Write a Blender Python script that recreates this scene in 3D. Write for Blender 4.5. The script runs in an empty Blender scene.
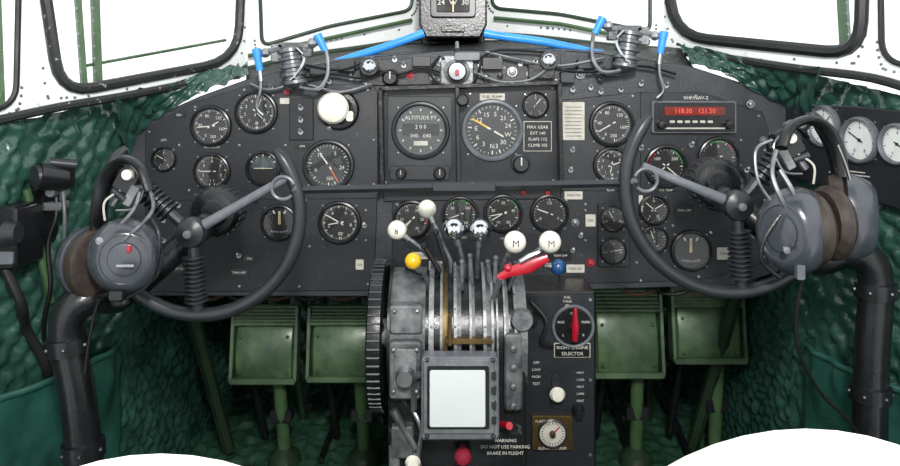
import bpy, math, random
from mathutils import Vector, Matrix, noise
random.seed(4)
sc=bpy.context.scene
try:
    sc.view_settings.view_transform='Standard'
    sc.view_settings.look='None'
except Exception: pass
V=Vector
# ------------------------------------------------------------------ materials
def hexc(h):
    h=h.lstrip('#'); c=[int(h[i:i+2],16)/255 for i in (0,2,4)]
    return tuple((x/12.92 if x<=.04045 else ((x+.055)/1.055)**2.4) for x in c)+(1,)
_m={}
def mat(name,col,rough=.5,metal=0,col2=None,nscale=30,bump=0,bscale=200,coat=0,thr=None,emit=0,spec=.5,bdist=.004,soft=.05):
    if name in _m: return _m[name]
    m=bpy.data.materials.new(name); m.use_nodes=True; nt=m.node_tree; b=nt.nodes['Principled BSDF']
    c=hexc(col)
    b.inputs['Roughness'].default_value=rough; b.inputs['Metallic'].default_value=metal
    b.inputs['Coat Weight'].default_value=coat; b.inputs['Coat Roughness'].default_value=.18; b.inputs['Specular IOR Level'].default_value=spec
    tc=nt.nodes.new('ShaderNodeTexCoord')
    n=nt.nodes.new('ShaderNodeTexNoise'); n.inputs['Scale'].default_value=nscale; n.inputs['Detail'].default_value=8; n.inputs['Roughness'].default_value=.65
    nt.links.new(tc.outputs['Object'],n.inputs['Vector'])
    r=nt.nodes.new('ShaderNodeValToRGB')
    c2=hexc(col2) if col2 else tuple(min(1,x*.75) for x in c[:3])+(1,)
    r.color_ramp.elements[0].color=c; r.color_ramp.elements[1].color=c2
    if thr: r.color_ramp.elements[0].position=thr; r.color_ramp.elements[1].position=thr+soft
    else: r.color_ramp.elements[0].position=.35; r.color_ramp.elements[1].position=.7
    nt.links.new(n.outputs['Fac'],r.inputs['Fac']); nt.links.new(r.outputs['Color'],b.inputs['Base Color'])
    if not emit:
        mr=nt.nodes.new('ShaderNodeMapRange'); mr.inputs['To Min'].default_value=max(.03,rough*.8); mr.inputs['To Max'].default_value=min(1,rough*1.25)
        n3=nt.nodes.new('ShaderNodeTexNoise'); n3.inputs['Scale'].default_value=nscale*.4; n3.inputs['Detail'].default_value=4
        nt.links.new(tc.outputs['Object'],n3.inputs['Vector']); mr.inputs['From Min'].default_value=.3; mr.inputs['From Max'].default_value=.7
        nt.links.new(n3.outputs['Fac'],mr.inputs['Value']); nt.links.new(mr.outputs['Result'],b.inputs['Roughness'])
    if bump:
        n2=nt.nodes.new('ShaderNodeTexNoise'); n2.inputs['Scale'].default_value=bscale; n2.inputs['Detail'].default_value=4
        nt.links.new(tc.outputs['Object'],n2.inputs['Vector'])
        bp=nt.nodes.new('ShaderNodeBump'); bp.inputs['Strength'].default_value=bump; bp.inputs['Distance'].default_value=bdist
        nt.links.new(n2.outputs['Fac'],bp.inputs['Height']); nt.links.new(bp.outputs['Normal'],b.inputs['Normal'])
    if emit:
        b.inputs['Emission Color'].default_value=c; b.inputs['Emission Strength'].default_value=emit
    _m[name]=m; return m
PANEL=mat('panel_black','#25282d',.4,col2='#393c42',nscale=14,bump=.35,bscale=420)
PANEL2=mat('panel_plate','#1e2126',.36,col2='#55585b',nscale=60,bump=.25,bscale=500,thr=.64,soft=.12)
BEZ=mat('bezel_black','#131518',.3,col2='#212327')
DIAL=mat('dial_black','#08090b',.6,col2='#101114')
DIALG=mat('dial_grey','#1c2122',.5,col2='#141819')
DIALW=mat('dial_white','#e2e5e3',.5,col2='#d2d6d4')
WHT=mat('marking_white','#d6d6cc',.6,col2='#b9b9ae')
PAPER=mat('placard_paper','#c9c6bc',.7,col2='#a9a599')
GREY=mat('grey_enamel','#6b6f75',.35,col2='#4c5056')
DGREY=mat('dark_grey','#2a2d31',.35,col2='#1f2125')
HGREY=mat('headset_grey','#42464d',.24,col2='#33373d',coat=.4)
CUSH=mat('cushion_vinyl','#2c2523',.4,col2='#40362f',nscale=60,bump=.2,bscale=80)
BLK=mat('black_paint','#101113',.28,col2='#1b1d20',nscale=25,bump=.1)
RUB=mat('rubber_black','#0d0e0f',.5,col2='#1a1b1b')
WORN=mat('worn_black','#18191b',.35,.2,col2='#6a6c6d',nscale=60,thr=.58,bump=.25,bscale=90,soft=.15)
WORNS=mat('worn_silver','#909394',.42,.5,col2='#4c4f51',nscale=40,bump=.3,bscale=90)
WORNM=mat('worn_gunmetal','#3b3e40',.45,.35,col2='#7f8283',nscale=26,bump=.3,bscale=90)
LEVM=mat('lever_steel','#85888b',.35,.7,col2='#4c4f52',nscale=60)
SIL=mat('brushed_silver','#a9abad',.3,.85,col2='#77797c')
CHR=mat('chrome','#d5d7da',.08,1,col2='#c5c7ca')
BRASS=mat('brass','#6e5b35',.4,.7,col2='#3f3520')
RED=mat('red_enamel','#b8142a',.3,col2='#8c1020',coat=.4)
YEL=mat('yellow_enamel','#e2b21c',.25,col2='#c99912',coat=.4)
BLU=mat('blue_enamel','#1b4f88',.3,col2='#173f6c',coat=.4)
BTUBE=mat('blue_hose','#3a9af0',.3,col2='#2a86dc')
WBALL=mat('white_ball','#eceadd',.18,col2='#d9d5c8',coat=.6)
ORNG=mat('dial_orange','#c8622a',.5)
GRNM=mat('mark_green','#3f9a4c',.5)
FRAME=mat('frame_paint','#e6eae9',.45,col2='#8a9387',nscale=50,thr=.64,bump=.3,bscale=50,soft=.08)
FRAMED=mat('frame_worn_dark','#1d201e',.45,col2='#a8aca6',nscale=60,thr=.62,bump=.3,bscale=50)
FGREEN=mat('zinc_green','#4a6642',.45,col2='#2f472e',nscale=18,bump=.15,bscale=60)
DGREEN=mat('dark_zinc_green','#283c29',.45,col2='#1a291a',nscale=18,bump=.15,bscale=60)
PEDAL=mat('pedal_green','#58714e',.38,.1,col2='#35503a',nscale=30,bump=.15,bscale=40,coat=.15)
SEATW=mat('seat_cover_white','#f2f2ee',.7,col2='#e0e0da',bump=.15,bscale=30)
GREENV=mat('green_vinyl','#2a574c',.3,col2='#173a32',nscale=8,bump=.5,bscale=14,bdist=.01,coat=.3)
WOOD=mat('rusty_brown','#5b3e2b',.6,col2='#2f2119',nscale=20)
SCREEN=mat('screen_pale','#c9cfce',.25,col2='#bcc3c2',nscale=3,emit=.04)
RDISP=mat('red_display','#7a1e14',.2,col2='#40100a',emit=.3)
CABLE=mat('cable_black','#0c0c0d',.45)
QUILT=mat('quilted_green_vinyl','#1b3c33',.24,col2='#365a4f',nscale=9,bump=.5,bscale=32,coat=.35,bdist=.006)
QUILTF=mat('quilted_floor_vinyl','#21402f',.25,col2='#375a49',nscale=9,bump=.5,bscale=26,coat=.35,bdist=.007)
def glassmat(name,w,tint=(1,1,1,1)):
    m=bpy.data.materials.new(name); m.use_nodes=True; nt=m.node_tree
    for n in list(nt.nodes): nt.nodes.remove(n)
    o=nt.nodes.new('ShaderNodeOutputMaterial'); mx=nt.nodes.new('ShaderNodeMixShader')
    t=nt.nodes.new('ShaderNodeBsdfTransparent'); g=nt.nodes.new('ShaderNodeBsdfGlossy')
    g.inputs['Roughness'].default_value=.05; t.inputs['Color'].default_value=tint
    mx.inputs[0].default_value=w
    nt.links.new(t.outputs[0],mx.inputs[1]); nt.links.new(g.outputs[0],mx.inputs[2]); nt.links.new(mx.outputs[0],o.inputs[0])
    return m
GLASS=glassmat('gauge_glass',.045)
WGLASS=glassmat('windshield_glass',.03,(.97,.99,.98,1))
# ------------------------------------------------------------------ mesh builder
_txt={}
def textgeo(s):
    if s in _txt: return _txt[s]
    cu=bpy.data.curves.new('t','FONT'); cu.body=s; cu.align_x='CENTER'; cu.align_y='CENTER'; cu.size=1; cu.resolution_u=2
    ob=bpy.data.objects.new('t',cu); sc.collection.objects.link(ob)
    bpy.context.view_layer.update()
    dg=bpy.context.evaluated_depsgraph_get(); e=ob.evaluated_get(dg); me=e.to_mesh()
    r=([v.co.copy() for v in me.vertices],[list(p.vertices) for p in me.polygons])
    e.to_mesh_clear(); bpy.data.objects.remove(ob); bpy.data.curves.remove(cu)
    _txt[s]=r; return r
class MB:
    def __init__(s): s.v=[];s.f=[];s.mi=[];s.mats=[];s.M=Matrix.Identity(4)
    def add(s,vs,fs,m):
        o=len(s.v); s.v+= [s.M@V(p) for p in vs]
        if m not in s.mats: s.mats.append(m)
        k=s.mats.index(m)
        for f in fs: s.f.append([i+o for i in f]); s.mi.append(k)
    def slab(s,poly,y0,y1,m,ch=.0):
        n=len(poly)
        A=sum(poly[i][0]*poly[(i+1)%n][1]-poly[(i+1)%n][0]*poly[i][1] for i in range(n))
        sg=1 if A>0 else -1
        vs=[]
        if ch:
            for i in range(n):
                a=V(poly[i-1]);b=V(poly[i]);c=V(poly[(i+1)%n])
                d1=(b-a); d2=(c-b)
                if d1.length<1e-9 or d2.length<1e-9: nn=V((0,0))
                else:
                    d1.normalize(); d2.normalize()
                    n1=V((-d1.y,d1.x)); n2=V((-d2.y,d2.x)); q=(n1+n2); L=max(q.length,.3); nn=q/L/max(.4,(L/2))*sg
                p=b+nn*ch; vs.append((p.x,y0,p.y))
            vs+=[(p[0],y0+ch,p[1]) for p in poly]
            vs+=[(p[0],y1,p[1]) for p in poly]; L=3
        else:
            vs=[(p[0],y0,p[1]) for p in poly]+[(p[0],y1,p[1]) for p in poly]; L=2
        fs=[list(range(n)),list(range((L-1)*n,L*n))[::-1]]
        for l in range(L-1):
            for i in range(n):
                j=(i+1)%n; fs.append([l*n+i,l*n+j,(l+1)*n+j,(l+1)*n+i])
        s.add(vs,fs,m)
    def rbox(s,c,sz,m,r=.002,ch=.001):
        w,d,h=sz[0]/2,sz[1]/2,sz[2]/2; r=min(r,w*.98,h*.98)
        p=[]
        for cx,cz,a0 in ((w-r,h-r,0),(-w+r,h-r,90),(-w+r,-h+r,180),(w-r,-h+r,270)):
            for k in range(4):
                a=math.radians(a0+k*30); p.append((c[0]+cx+r*math.cos(a),c[2]+cz+r*math.sin(a)))
        s.slab(p,c[1]-d,c[1]+d,m,min(ch,w*.3,h*.3,d*.5))
    def tube(s,pts,r,m,n=10,closed=False,flat=1):
        pts=[V(p) for p in pts]; N=len(pts)
        rr=r if isinstance(r,(list,tuple)) else [r]*N
        vs=[];up=None
        for i in range(N):
            if closed: t=pts[(i+1)%N]-pts[i-1]
            else: t=pts[min(i+1,N-1)]-pts[max(i-1,0)]
            if t.length<1e-9: t=V((0,0,1))
            t.normalize()
            if up is None:
                up=V((0,1,0)) if abs(t.y)<.9 else V((1,0,0))
            a=up-t*up.dot(t)
            if a.length<1e-6: a=t.orthogonal()
            a.normalize(); up=a; b=t.cross(a)
            for k in range(n):
                q=2*math.pi*k/n; vs.append(pts[i]+(a*math.cos(q)*flat+b*math.sin(q))*rr[i])
        fs=[]
        for i in range(N if closed else N-1):
            j=(i+1)%N
            for k in range(n):
                l=(k+1)%n; fs.append([i*n+k,i*n+l,j*n+l,j*n+k])
        if not closed: fs+= [list(range(n))[::-1],list(range((N-1)*n,N*n))]
        s.add(vs,fs,m)
    def cyl(s,p0,p1,r0,m,r1=None,n=20): s.tube([p0,p1],[r0,r0 if r1 is None else r1],m,n)
    def lathe(s,prof,m,o=(0,0,0),n=36,ax=None,cap=True):
        R=Matrix.Identity(3)
        if ax is not None: R=V((0,1,0)).rotation_difference(V(ax)).to_matrix()
        vs=[];o=V(o)
        for r,y in prof:
            for k in range(n):
                a=2*math.pi*k/n; vs.append(o+R@V((r*math.cos(a),y,r*math.sin(a))))
        fs=[]
        for i in range(len(prof)-1):
            for k in range(n):
                l=(k+1)%n; fs.append([i*n+k,i*n+l,(i+1)*n+l,(i+1)*n+k])
        if cap:
            if prof[0][0]>1e-5: fs.append(list(range(n))[::-1])
            if prof[-1][0]>1e-5: fs.append(list(range((len(prof)-1)*n,len(prof)*n)))
        s.add(vs,fs,m)
    def sph(s,c,r,m,sc_=(1,1,1),n=20,rot=None):
        vs=[];c=V(c)
        R=rot if rot is not None else Matrix.Identity(3)
        h=n//2
        for i in range(h+1):
            t=math.pi*i/h
            for k in range(n):
                a=2*math.pi*k/n
                vs.append(c+R@V((r*sc_[0]*math.sin(t)*math.cos(a),r*sc_[1]*math.sin(t)*math.sin(a),r*sc_[2]*math.cos(t))))
        fs=[]
        for i in range(h):
            for k in range(n):
                l=(k+1)%n; fs.append([i*n+k,(i+1)*n+k,(i+1)*n+l,i*n+l])
        s.add(vs,fs,m)
    def text(s,t,x,z,size,m,y=0,bold=0):
        vs,fs=textgeo(t); s.add([(x+p.x*size,y,z+p.y*size) for p in vs],fs,m)
    def done(s,name,sharp=32,parent=None):
        if not s.v: return None
        lo=V((min(p[i] for p in s.v) for i in range(3))); hi=V((max(p[i] for p in s.v) for i in range(3)))
        c=(lo+hi)/2
        me=bpy.data.meshes.new(name); me.from_pydata([p-c for p in s.v],[],s.f)
        for m in s.mats: me.materials.append(m)
        me.polygons.foreach_set('material_index',s.mi); me.polygons.foreach_set('use_smooth',[True]*len(s.f))
        me.update(); me.set_sharp_from_angle(angle=math.radians(sharp))
        ob=bpy.data.objects.new(name,me); ob.location=c; sc.collection.objects.link(ob)
        if parent: ob.parent=parent; ob.location=c-parent.location
        return ob
def smooth(pts,k=6,closed=False):
    pts=[V(p) for p in pts]; N=len(pts); out=[]
    for i in range(N if closed else N-1):
        g=lambda j: pts[j%N] if closed else pts[max(0,min(N-1,j))]
        a,b,c,d=g(i-1),g(i),g(i+1),g(i+2)
        for t in range(k):
            u=t/k; out.append(.5*((2*b)+(c-a)*u+(2*a-5*b+4*c-d)*u*u+(3*b-a-3*c+d)*u**3))
    if not closed: out.append(pts[-1])
    return out
# drawing grids: every fore-aft station y has its own elevation drawing; unit scales with station
EYE=.85
def at(y,u,v):
    s=(1.5+y)/750; return V(((u-450)*s,y,EYE+(100-v)*s))
def gx(u): return (u-450)*.002      # main panel elevation, 2 mm grid
def gz(v): return 1.05-.002*v
# ------------------------------------------------------------------ quilted shells
def quilt(name,f,na,nb,m,L=.040,amp=.010,wr=.009):
    q=[[V(f(i/na,j/nb)) for j in range(nb+1)] for i in range(na+1)]
    la=[0]
    for i in range(na): la.append(la[-1]+(q[i+1][nb//2]-q[i][nb//2]).length)
    lb=[0]
    for j in range(nb): lb.append(lb[-1]+(q[na//2][j+1]-q[na//2][j]).length)
    V_=[]
    for i in range(na+1):
        for j in range(nb+1):
            da=q[min(i+1,na)][j]-q[max(i-1,0)][j]; db=q[i][min(j+1,nb)]-q[i][max(j-1,0)]
            n=da.cross(db)
            if n.length<1e-9: n=V((0,0,1))
            n.normalize()
            a,b=la[i],lb[j]
            w=noise.noise(V((a*9,b*9,1)))*.018
            a2=a+w; b2=b+noise.noise(V((a*9,b*9,7)))*.018
            p=abs(math.sin(math.pi*(a2+b2*.75)/L)); r=abs(math.sin(math.pi*(a2-b2*.75)/L))
            h=amp*(p*r)**.42
            h+=wr*(.5-abs(noise.noise(V((a*24,b*34,3))))*1.6)
            h+=.004*noise.noise(V((a*60,b*60,5)))
            V_.append(q[i][j]+n*h)
    F=[[i*(nb+1)+j,(i+1)*(nb+1)+j,(i+1)*(nb+1)+j+1,i*(nb+1)+j+1] for i in range(na) for j in range(nb)]
    b=MB(); b.add(V_,F,m); return b.done(name,180)
def wxL(y): return -.65+(.33*y if y<0 else .04*y)
def wxR(y): return .70-(.30*y if y<0 else .03*y)
def topL(y): return .856+.17*y if y<0 else .81
def topR(y): return .91+.225*y if y<0 else .81
def fL(a,b):
    y=-.8+1.62*a; b=b*1.03-.03; return (wxL(y),y,topL(y)*b if y<0 else (topL(min(y,0)) if y<.02 else .82)*b)
def fR(a,b):
    y=.82-1.62*a; b=b*1.03-.03; return (wxR(y),y,topR(y)*b if y<.0 else (.91 if y<.02 else .82)*b)
quilt('wall_left',fL,270,160,QUILT)
quilt('wall_right',fR,270,160,QUILT)
quilt('floor',lambda a,b:(-.9+1.8*b,.84-2.5*a,-.014),240,180,QUILTF,L=.06,amp=.012,wr=.016)
quilt('wall_nose_bulkhead',lambda a,b:(-.68+1.40*a,.79,-.04+.88*b),140,80,QUILTF,L=.06)
b=MB(); b.rbox((.03,.44,.825),(1.24,.70,.01),FGREEN,.003); b.done('light_block_deck')  # unseen deck behind the panel, added to keep sky light out of the footwell
b=MB(); b.rbox((0,-1.25,1.62),(1.5,1.3,.03),DGREEN,.02,.01); b.done('light_block_ceiling')  # unseen partial roof, added so that light comes in through the windshields
def kd(u): return (u-450)/750
def dL(u): return 2.228/(1-1.34*kd(u))
def dR(u): return 2.27/(1+1.34*kd(u))
def dC(u): return 1.78/(1+.34*abs(kd(u)))
def on(d,u,v,off=0):
    D=d(u)+off; return V((kd(u)*D,D-1.5,EYE+(100-v)*D/750))
def strip(name,A,B,m,na=60,nb=14,**kw):
    def f(a,b):
        def ev(P,t):
            t*=len(P)-1; i=min(int(t),len(P)-2); return P[i].lerp(P[i+1],t-i)
        return ev(A,a).lerp(ev(B,a),b)
    return quilt(name,f,na,nb,m,**kw)
strip('coaming_pad',[at(.0,122,165),at(0,132,138),at(0,150,118),at(0,200,96),at(0,250,78)],
      [on(dL,110,95,-.02),on(dL,128,91,-.01),on(dL,150,86,-.01),on(dL,200,75,-.01),on(dL,248,66,-.01)],QUILT,80,30)
strip('coaming_pad.001',[at(0,690,66),at(0,740,82),at(0,770,97),at(0,800,112),at(0,806,160)],
      [on(dR,676,46,-.01),on(dR,740,55,-.01),on(dR,770,60,-.01),on(dR,800,64,-.01),on(dR,824,66,-.02)],QUILT,80,30)
b=MB()
A=[at(0,246,80),at(0,300,66),at(0,375,56),at(0,450,50),at(0,560,50),at(0,620,55),at(0,694,68)]
B=[on(dL,246,68),on(dC,300,56),on(dC,375,46),on(dC,450,40),on(dC,560,40),on(dC,620,45),on(dR,680,48)]
vs=[];fs=[]
for i,(p,q) in enumerate(zip(A,B)): vs+=[p,q]
for i in range(len(A)-1): fs.append([2*i,2*i+2,2*i+3,2*i+1])
b.add(vs,fs,FRAMED); b.done('glare_shield')
# ------------------------------------------------------------------ windows
def roundpoly(P,r,n=5):
    out=[];N=len(P)
    for i in range(N):
        a,b_,c=V(P[i-1]),V(P[i]),V(P[(i+1)%N])
        d1=(a-b_);d2=(c-b_); rr=min(r,d1.length*.45,d2.length*.45)
        p=b_+d1.normalized()*rr; q=b_+d2.normalized()*rr
        for k in range(n+1):
            t=k/n; out.append(p*(1-t)**2+b_*2*t*(1-t)+q*t*t)
    return out
def raypoly(P,c,ang):
    d=V((math.cos(ang),math.sin(ang))); best=0
    for i in range(len(P)):
        a=V(P[i])-c; e=V(P[(i+1)%len(P)])-c-a
        den=d.x*e.y-d.y*e.x
        if abs(den)<1e-9: continue
        t=(a.x*e.y-a.y*e.x)/den; s=(a.x*d.y-a.y*d.x)/den
        if t>0 and -1e-6<=s<=1+1e-6: best=max(best,t)
    return c+d*best
def window(name,d,inner,outer,rim=5,r=26,fm=FRAME,rivets=True,rimm=RUB):
    ip=roundpoly(inner,r); c=V((sum(p.x for p in ip)/len(ip),sum(p.y for p in ip)/len(ip)))
    angs=sorted(set([math.atan2(p.y-c.y,p.x-c.x) for p in ip]+[math.atan2(p[1]-c.y,p[0]-c.x) for p in outer]))
    I=[raypoly(ip,c,a) for a in angs]; O=[raypoly(outer,c,a) for a in angs]; n=len(angs)
    b=MB()
    vs=[]
    for off in (0,.03):
        vs+=[on(d,p.x,p.y,off) for p in I]+[on(d,p.x,p.y,off) for p in O]
    fs=[]
    for i in range(n):
        j=(i+1)%n
        fs+=[[i,j,n+j,n+i],[2*n+i,2*n+j,3*n+j,3*n+i],[i,j,2*n+j,2*n+i],[n+i,n+j,3*n+j,3*n+i]]
    b.add(vs,fs,fm)
    b.tube([on(d,p.x,p.y,-.004) for p in ip],rim*.0017,rimm,8,closed=True)
    if rivets:
        for i in range(0,n):
            m=I[i].lerp(O[i],.45)
            if (I[i]-O[i]).length>6: b.sph(on(d,m.x,m.y,0),.003,SIL,n=8)
    b.add([on(d,p.x,p.y,.012) for p in ip],[list(range(len(ip)))],WGLASS)
    return b.done(name,40)
window('window_1',dL,[(36,-70),(243,-70),(238,60),(60,94)],[(28,-110),(252,-110),(252,74),(125,99),(56,110),(28,118)],6,34,rimm=FRAMED)
window('window_2',dL,[(-150,-70),(20,-70),(16,104),(-150,150)],[(-190,-110),(28,-110),(28,118),(-190,190)],3,20)
window('window_3',dR,[(664,-70),(864,-70),(860,55),(674,36)],[(655,-110),(872,-110),(872,78),(800,73),(655,52)],7,34,fm=FRAME)
window('window_4',dR,[(880,-70),(1040,-70),(1040,95),(882,60)],[(872,-110),(1080,-110),(1080,120),(872,78)],3,20)
window('window_5',dC,[(258,-70),(412,-70),(412,10),(330,26),(262,46)],[(246,-110),(424,-110),(424,46),(375,51),(300,61),(246,73)],2.5,10,fm=FRAME,rimm=DGREEN)
window('window_6',dC,[(492,-70),(650,-70),(650,32),(560,14),(492,8)],[(482,-110),(664,-110),(664,55),(620,50),(540,46),(482,44)],2.5,10,fm=FRAME,rimm=DGREEN)
b=MB(); b.slab([(on(dC,422,0).x,.75),(on(dC,484,0).x,.75),(on(dC,484,0).x,1.4),(on(dC,422,0).x,1.4)],.22,.28,BLK,.004); b.done('trim_1')
b=MB(); b.tube(smooth([on(dL,u,v,-.012) for u,v in ((-60,134),(0,120),(60,107),(125,96),(190,83),(246,70))],4),.008,FRAMED,8)
b.done('trim_2')
b=MB(); b.tube(smooth([on(dR,u,v,-.012) for u,v in ((664,50),(740,60),(800,69),(872,78),(930,96))],4),.008,FRAMED,8); b.done('trim_3')
b=MB(); b.tube(smooth([on(dC,u,v,-.012) for u,v in ((246,70),(300,57),(375,46),(424,37))],4),.007,DGREEN,8); b.tube(smooth([on(dC,u,v,-.012) for u,v in ((484,34),(540,38),(610,46),(664,50))],4),.007,DGREEN,8)
b.tube([on(dC,u,v,-.016) for u,v in ((248,56),(330,38),(412,20))],.005,FGREEN,6); b.tube([on(dC,u,v,-.016) for u,v in ((494,18),(560,24),(650,42))],.005,FGREEN,6)
b.done('trim_4')
b=MB()
for (u0,v0,u1,v1,w,d) in ((92,-80,98,84,9,dL),(72,-80,84,84,7,dL),(838,-80,846,56,11,dR),(-5,-80,2,110,6,dL),(84,66,226,40,3,dL),(700,36,840,50,3,dR)):
    p=on(d,u0,v0,.12);q=on(d,u1,v1,.12); 
    b.tube([p,q],w*.0011,FGREEN,4)
    if w>5:
        for k in range(14):
            c=p.lerp(q,k/13); b.sph(c+V((0,-w*.0011,0)),.003,SIL,n=6)
b.done('canopy_rib')
# ------------------------------------------------------------------ instrument panel
b=MB()
poly=[(122,296),(122,165),(132,138),(150,118),(200,96),(250,78),(300,66),(375,56),(450,50),(560,50),(620,55),(690,66),(740,82),(770,97),(800,112),(806,160),(806,262),(740,285),(590,290),(530,297)]
b.slab([(gx(u),gz(v)) for u,v in poly],0,.02,PANEL,.002)
def plate(pts,m=PANEL2,t=.004): b.slab([(gx(u),gz(v)) for u,v in pts],-t,0,m,.0012)
plate([(146,126),(190,104),(246,86),(372,84),(378,92),(378,186),(374,290),(146,292)])
plate([(382,90),(556,84),(558,183),(384,186)],BEZ,.008)
def bar(u0,v0,u1,v1,w,y0,y1,m):
    p=V((gx(u0),gz(v0)));q=V((gx(u1),gz(v1)));d=(q-p).normalized();n=V((-d.y,d.x))*w*.001
    b.slab([tuple(p+n),tuple(q+n),tuple(q-n),tuple(p-n)],y0,y1,m,.001)
for s_ in ((381,89,557,83),(381,188,559,184),(382,88,384,188),(557,83,559,185),(457,87,459,187)): bar(*s_,4,-.04,-.0,WORN if s_[0]!=457 else BEZ)
plate([(560,100),(640,92),(700,92),(762,112),(768,130),(768,262),(700,280),(560,284)])
plate([(384,190),(560,186),(560,198),(384,201)],DGREY,.008)
plate([(392,200),(590,198),(590,290),(392,290)],PANEL2,.003)
plate([(360,60),(560,54),(562,82),(362,86)],PANEL2,.005)
plate([(597,203),(629,203),(629,266),(597,266)],BEZ,.009)
plate([(290,98),(314,98),(314,140),(290,140)],BEZ,.008)
def screw(u,v,y=-.004,r=1.6):
    b.lathe([(0,y-.0012),(r*.0014,y-.001),(r*.002,y)],SIL,(gx(u),0,gz(v)),8)
for u,v in ((150,132),(196,107),(245,90),(300,88),(368,90),(374,140),(374,184),(150,180),(150,230),(150,284),(240,286),(300,286),(368,284),(244,200),(300,250),(386,94),(552,88),(386,182),(553,180),(470,94),(565,104),(632,96),(695,96),(758,116),(764,150),(764,200),(764,256),(698,276),(640,280),(566,280),(566,200),(640,190),(398,205),(585,204),(398,284),(585,286),(480,286),(366,64),(556,58),(366,84),(556,80),(500,58),(180,145),(240,145),(286,145),(235,190),(190,190),(306,200),(310,246),(366,210),(366,240),(690,130),(640,130),(740,140),(690,196),(630,186),(585,210),(585,240),(672,225),(672,268),(710,232),(636,262)):
    screw(u,v,-.008 if 382<u<557 and 86<v<186 else -.005)
for p,q in (((379,92),(379,200)),((559,92),(559,286)),((640,92),(640,190)),((146,200),(378,198)),((560,190),(768,192))):
    b.tube([(gx(p[0]),-.004,gz(p[1])),(gx(q[0]),-.004,gz(q[1]))],.0010,WORN,6)
def toggle(u,v,m=SIL,y=-.005):
    o=V((gx(u),y,gz(v))); b.lathe([(.0,-.004),(.005,-.004),(.0055,0)],SIL,o,10); b.cyl(o,o+V((0,-.014,.006)),.0018,m,.0028,8)
for u,v in ((302,108),(302,120),(302,132),(292,180),(296,196),(572,150),(570,170),(580,235),(572,250),(404,66),(432,78),(480,66),(520,64),(572,90),(590,88),(640,84),(330,82),(352,78),(180,205),(165,220),(165,240),(180,255),(240,255),(365,225),(745,170),(752,235),(740,255),(640,148),(690,145),(395,60),(470,58),(535,62),(600,92),(620,90),(665,86),(272,88)): toggle(u,v,SIL,-.009 if 290<u<314 and v<140 else -.005)
def lamp(u,v,r,m,y=-.005):
    b.lathe([(0,-.007),(r*.0012,-.006),(r*.0015,-.003),(r*.0015,-.001),(r*.002,-.001),(r*.002,0)],m,(gx(u),y,gz(v)),16)
for u,v,r,m in ((523,192,4,RED),(547,192,4,RED),(410,75,4,RED),(500,76,4,BLK),(512,72,5,SIL),(530,74,4,WHT),(330,128,3,GREY),(440,62,4,SIL),(486,78,5,BLK),(580,74,5,SIL),(600,80,4,BLK),(288,92,3,RED),(748,104,4,SIL),(762,140,4,GREY),(180,230,4,GREY),(590,262,4,RED),(575,222,4,SIL)): lamp(u,v,r,m,-.012 if v<105 and v>90 else -.006)
for u,v,w,h in ((540,72,26,14),(492,64,20,12),(422,62,18,10),(585,64,18,10),(348,66,16,12),(566,78,14,10),(320,70,16,10),(610,72,16,10)):
    b.rbox((gx(u),-.014,gz(v)),(w*.002,.022,h*.002),WORN if w>20 else DGREY,.003,.001)
b.rbox((gx(420),-.009,gz(134)),(.128,.004,.150),mat('grey_green','#22282a',.4,col2='#33393a'),.004)
b.rbox((gx(420),-.014,gz(172)),(.118,.008,.028),PANEL2,.004)
IP=b.done('instrument_panel')
b=MB()
b.rbox((gx(293),-.0055,gz(101)),(.05,.002,.012),PAPER,.001,.0003)
b.rbox((gx(492),-.010,gz(97)),(.05,.002,.014),PAPER,.001,.0003)
b.text('FUEL PUMP',gx(492),gz(97),.008,BLK,-.0125)
b.text('VHF/NAV-2',gx(695),gz(98),.010,WHT,-.0052)
b.rbox((gx(537),-.010,gz(136)),(.056,.002,.060),PAPER,.001,.0003)
b.rbox((gx(537),-.0108,gz(136)),(.053,.002,.057),BLK,.001,.0003)
for i,t in enumerate(('MAX GEAR','EXT 140','FLAPS 112','CLIMB 105')):
    b.text(t,gx(537),gz(127+i*6),.0085,WHT,-.0125)
b.rbox((gx(573),-.006,gz(121)),(.044,.002,.076),PAPER,.001,.0003)
for i in range(9): b.rbox((gx(573),-.0075,gz(107+i*3.6)),(.034,.0006,.0012),GREY,.0003,.0001)
for u,v,w,h in ((683,210,18,12),(725,253,18,12),(573,195,18,8),(303,146,14,5),(248,200,22,5),(640,203,4,16),(180,268,16,8),(240,272,18,8),(590,220,10,12),(575,268,18,8),(440,265,22,9),(420,255,16,7),(560,255,22,9),(180,115,12,5),(360,264,8,10),(745,215,14,9),(250,258,12,6)):
    pm=BLK if (u*7+v)%3 else PAPER
    b.rbox((gx(u),-.0055,gz(v)),(w*.002,.002,h*.002),pm,.001,.0003)
    b.text('TRIM OFF' if w>15 else 'ON',gx(u),gz(v),.0065,BLK if pm==PAPER else WHT,-.0072)
for t,u,v,s in (('ALT STATIC',213,147,.006),('LEFT',165,140,.006),('RPM',412,240,.006),('MAP',503,238,.006),('OIL PRESS',460,237,.006),('FUEL QTY',549,237,.006),('FLAPS',610,190,.006),('CYL TEMP',665,190,.006),('CARB AIR',717,179,.006),('FIRE WARN',446,80,.006),('MARKER',500,68,.006)):
    b.text(t,gx(u),gz(v),s,WHT,-.0062)
b.done('placards',parent=IP)
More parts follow.
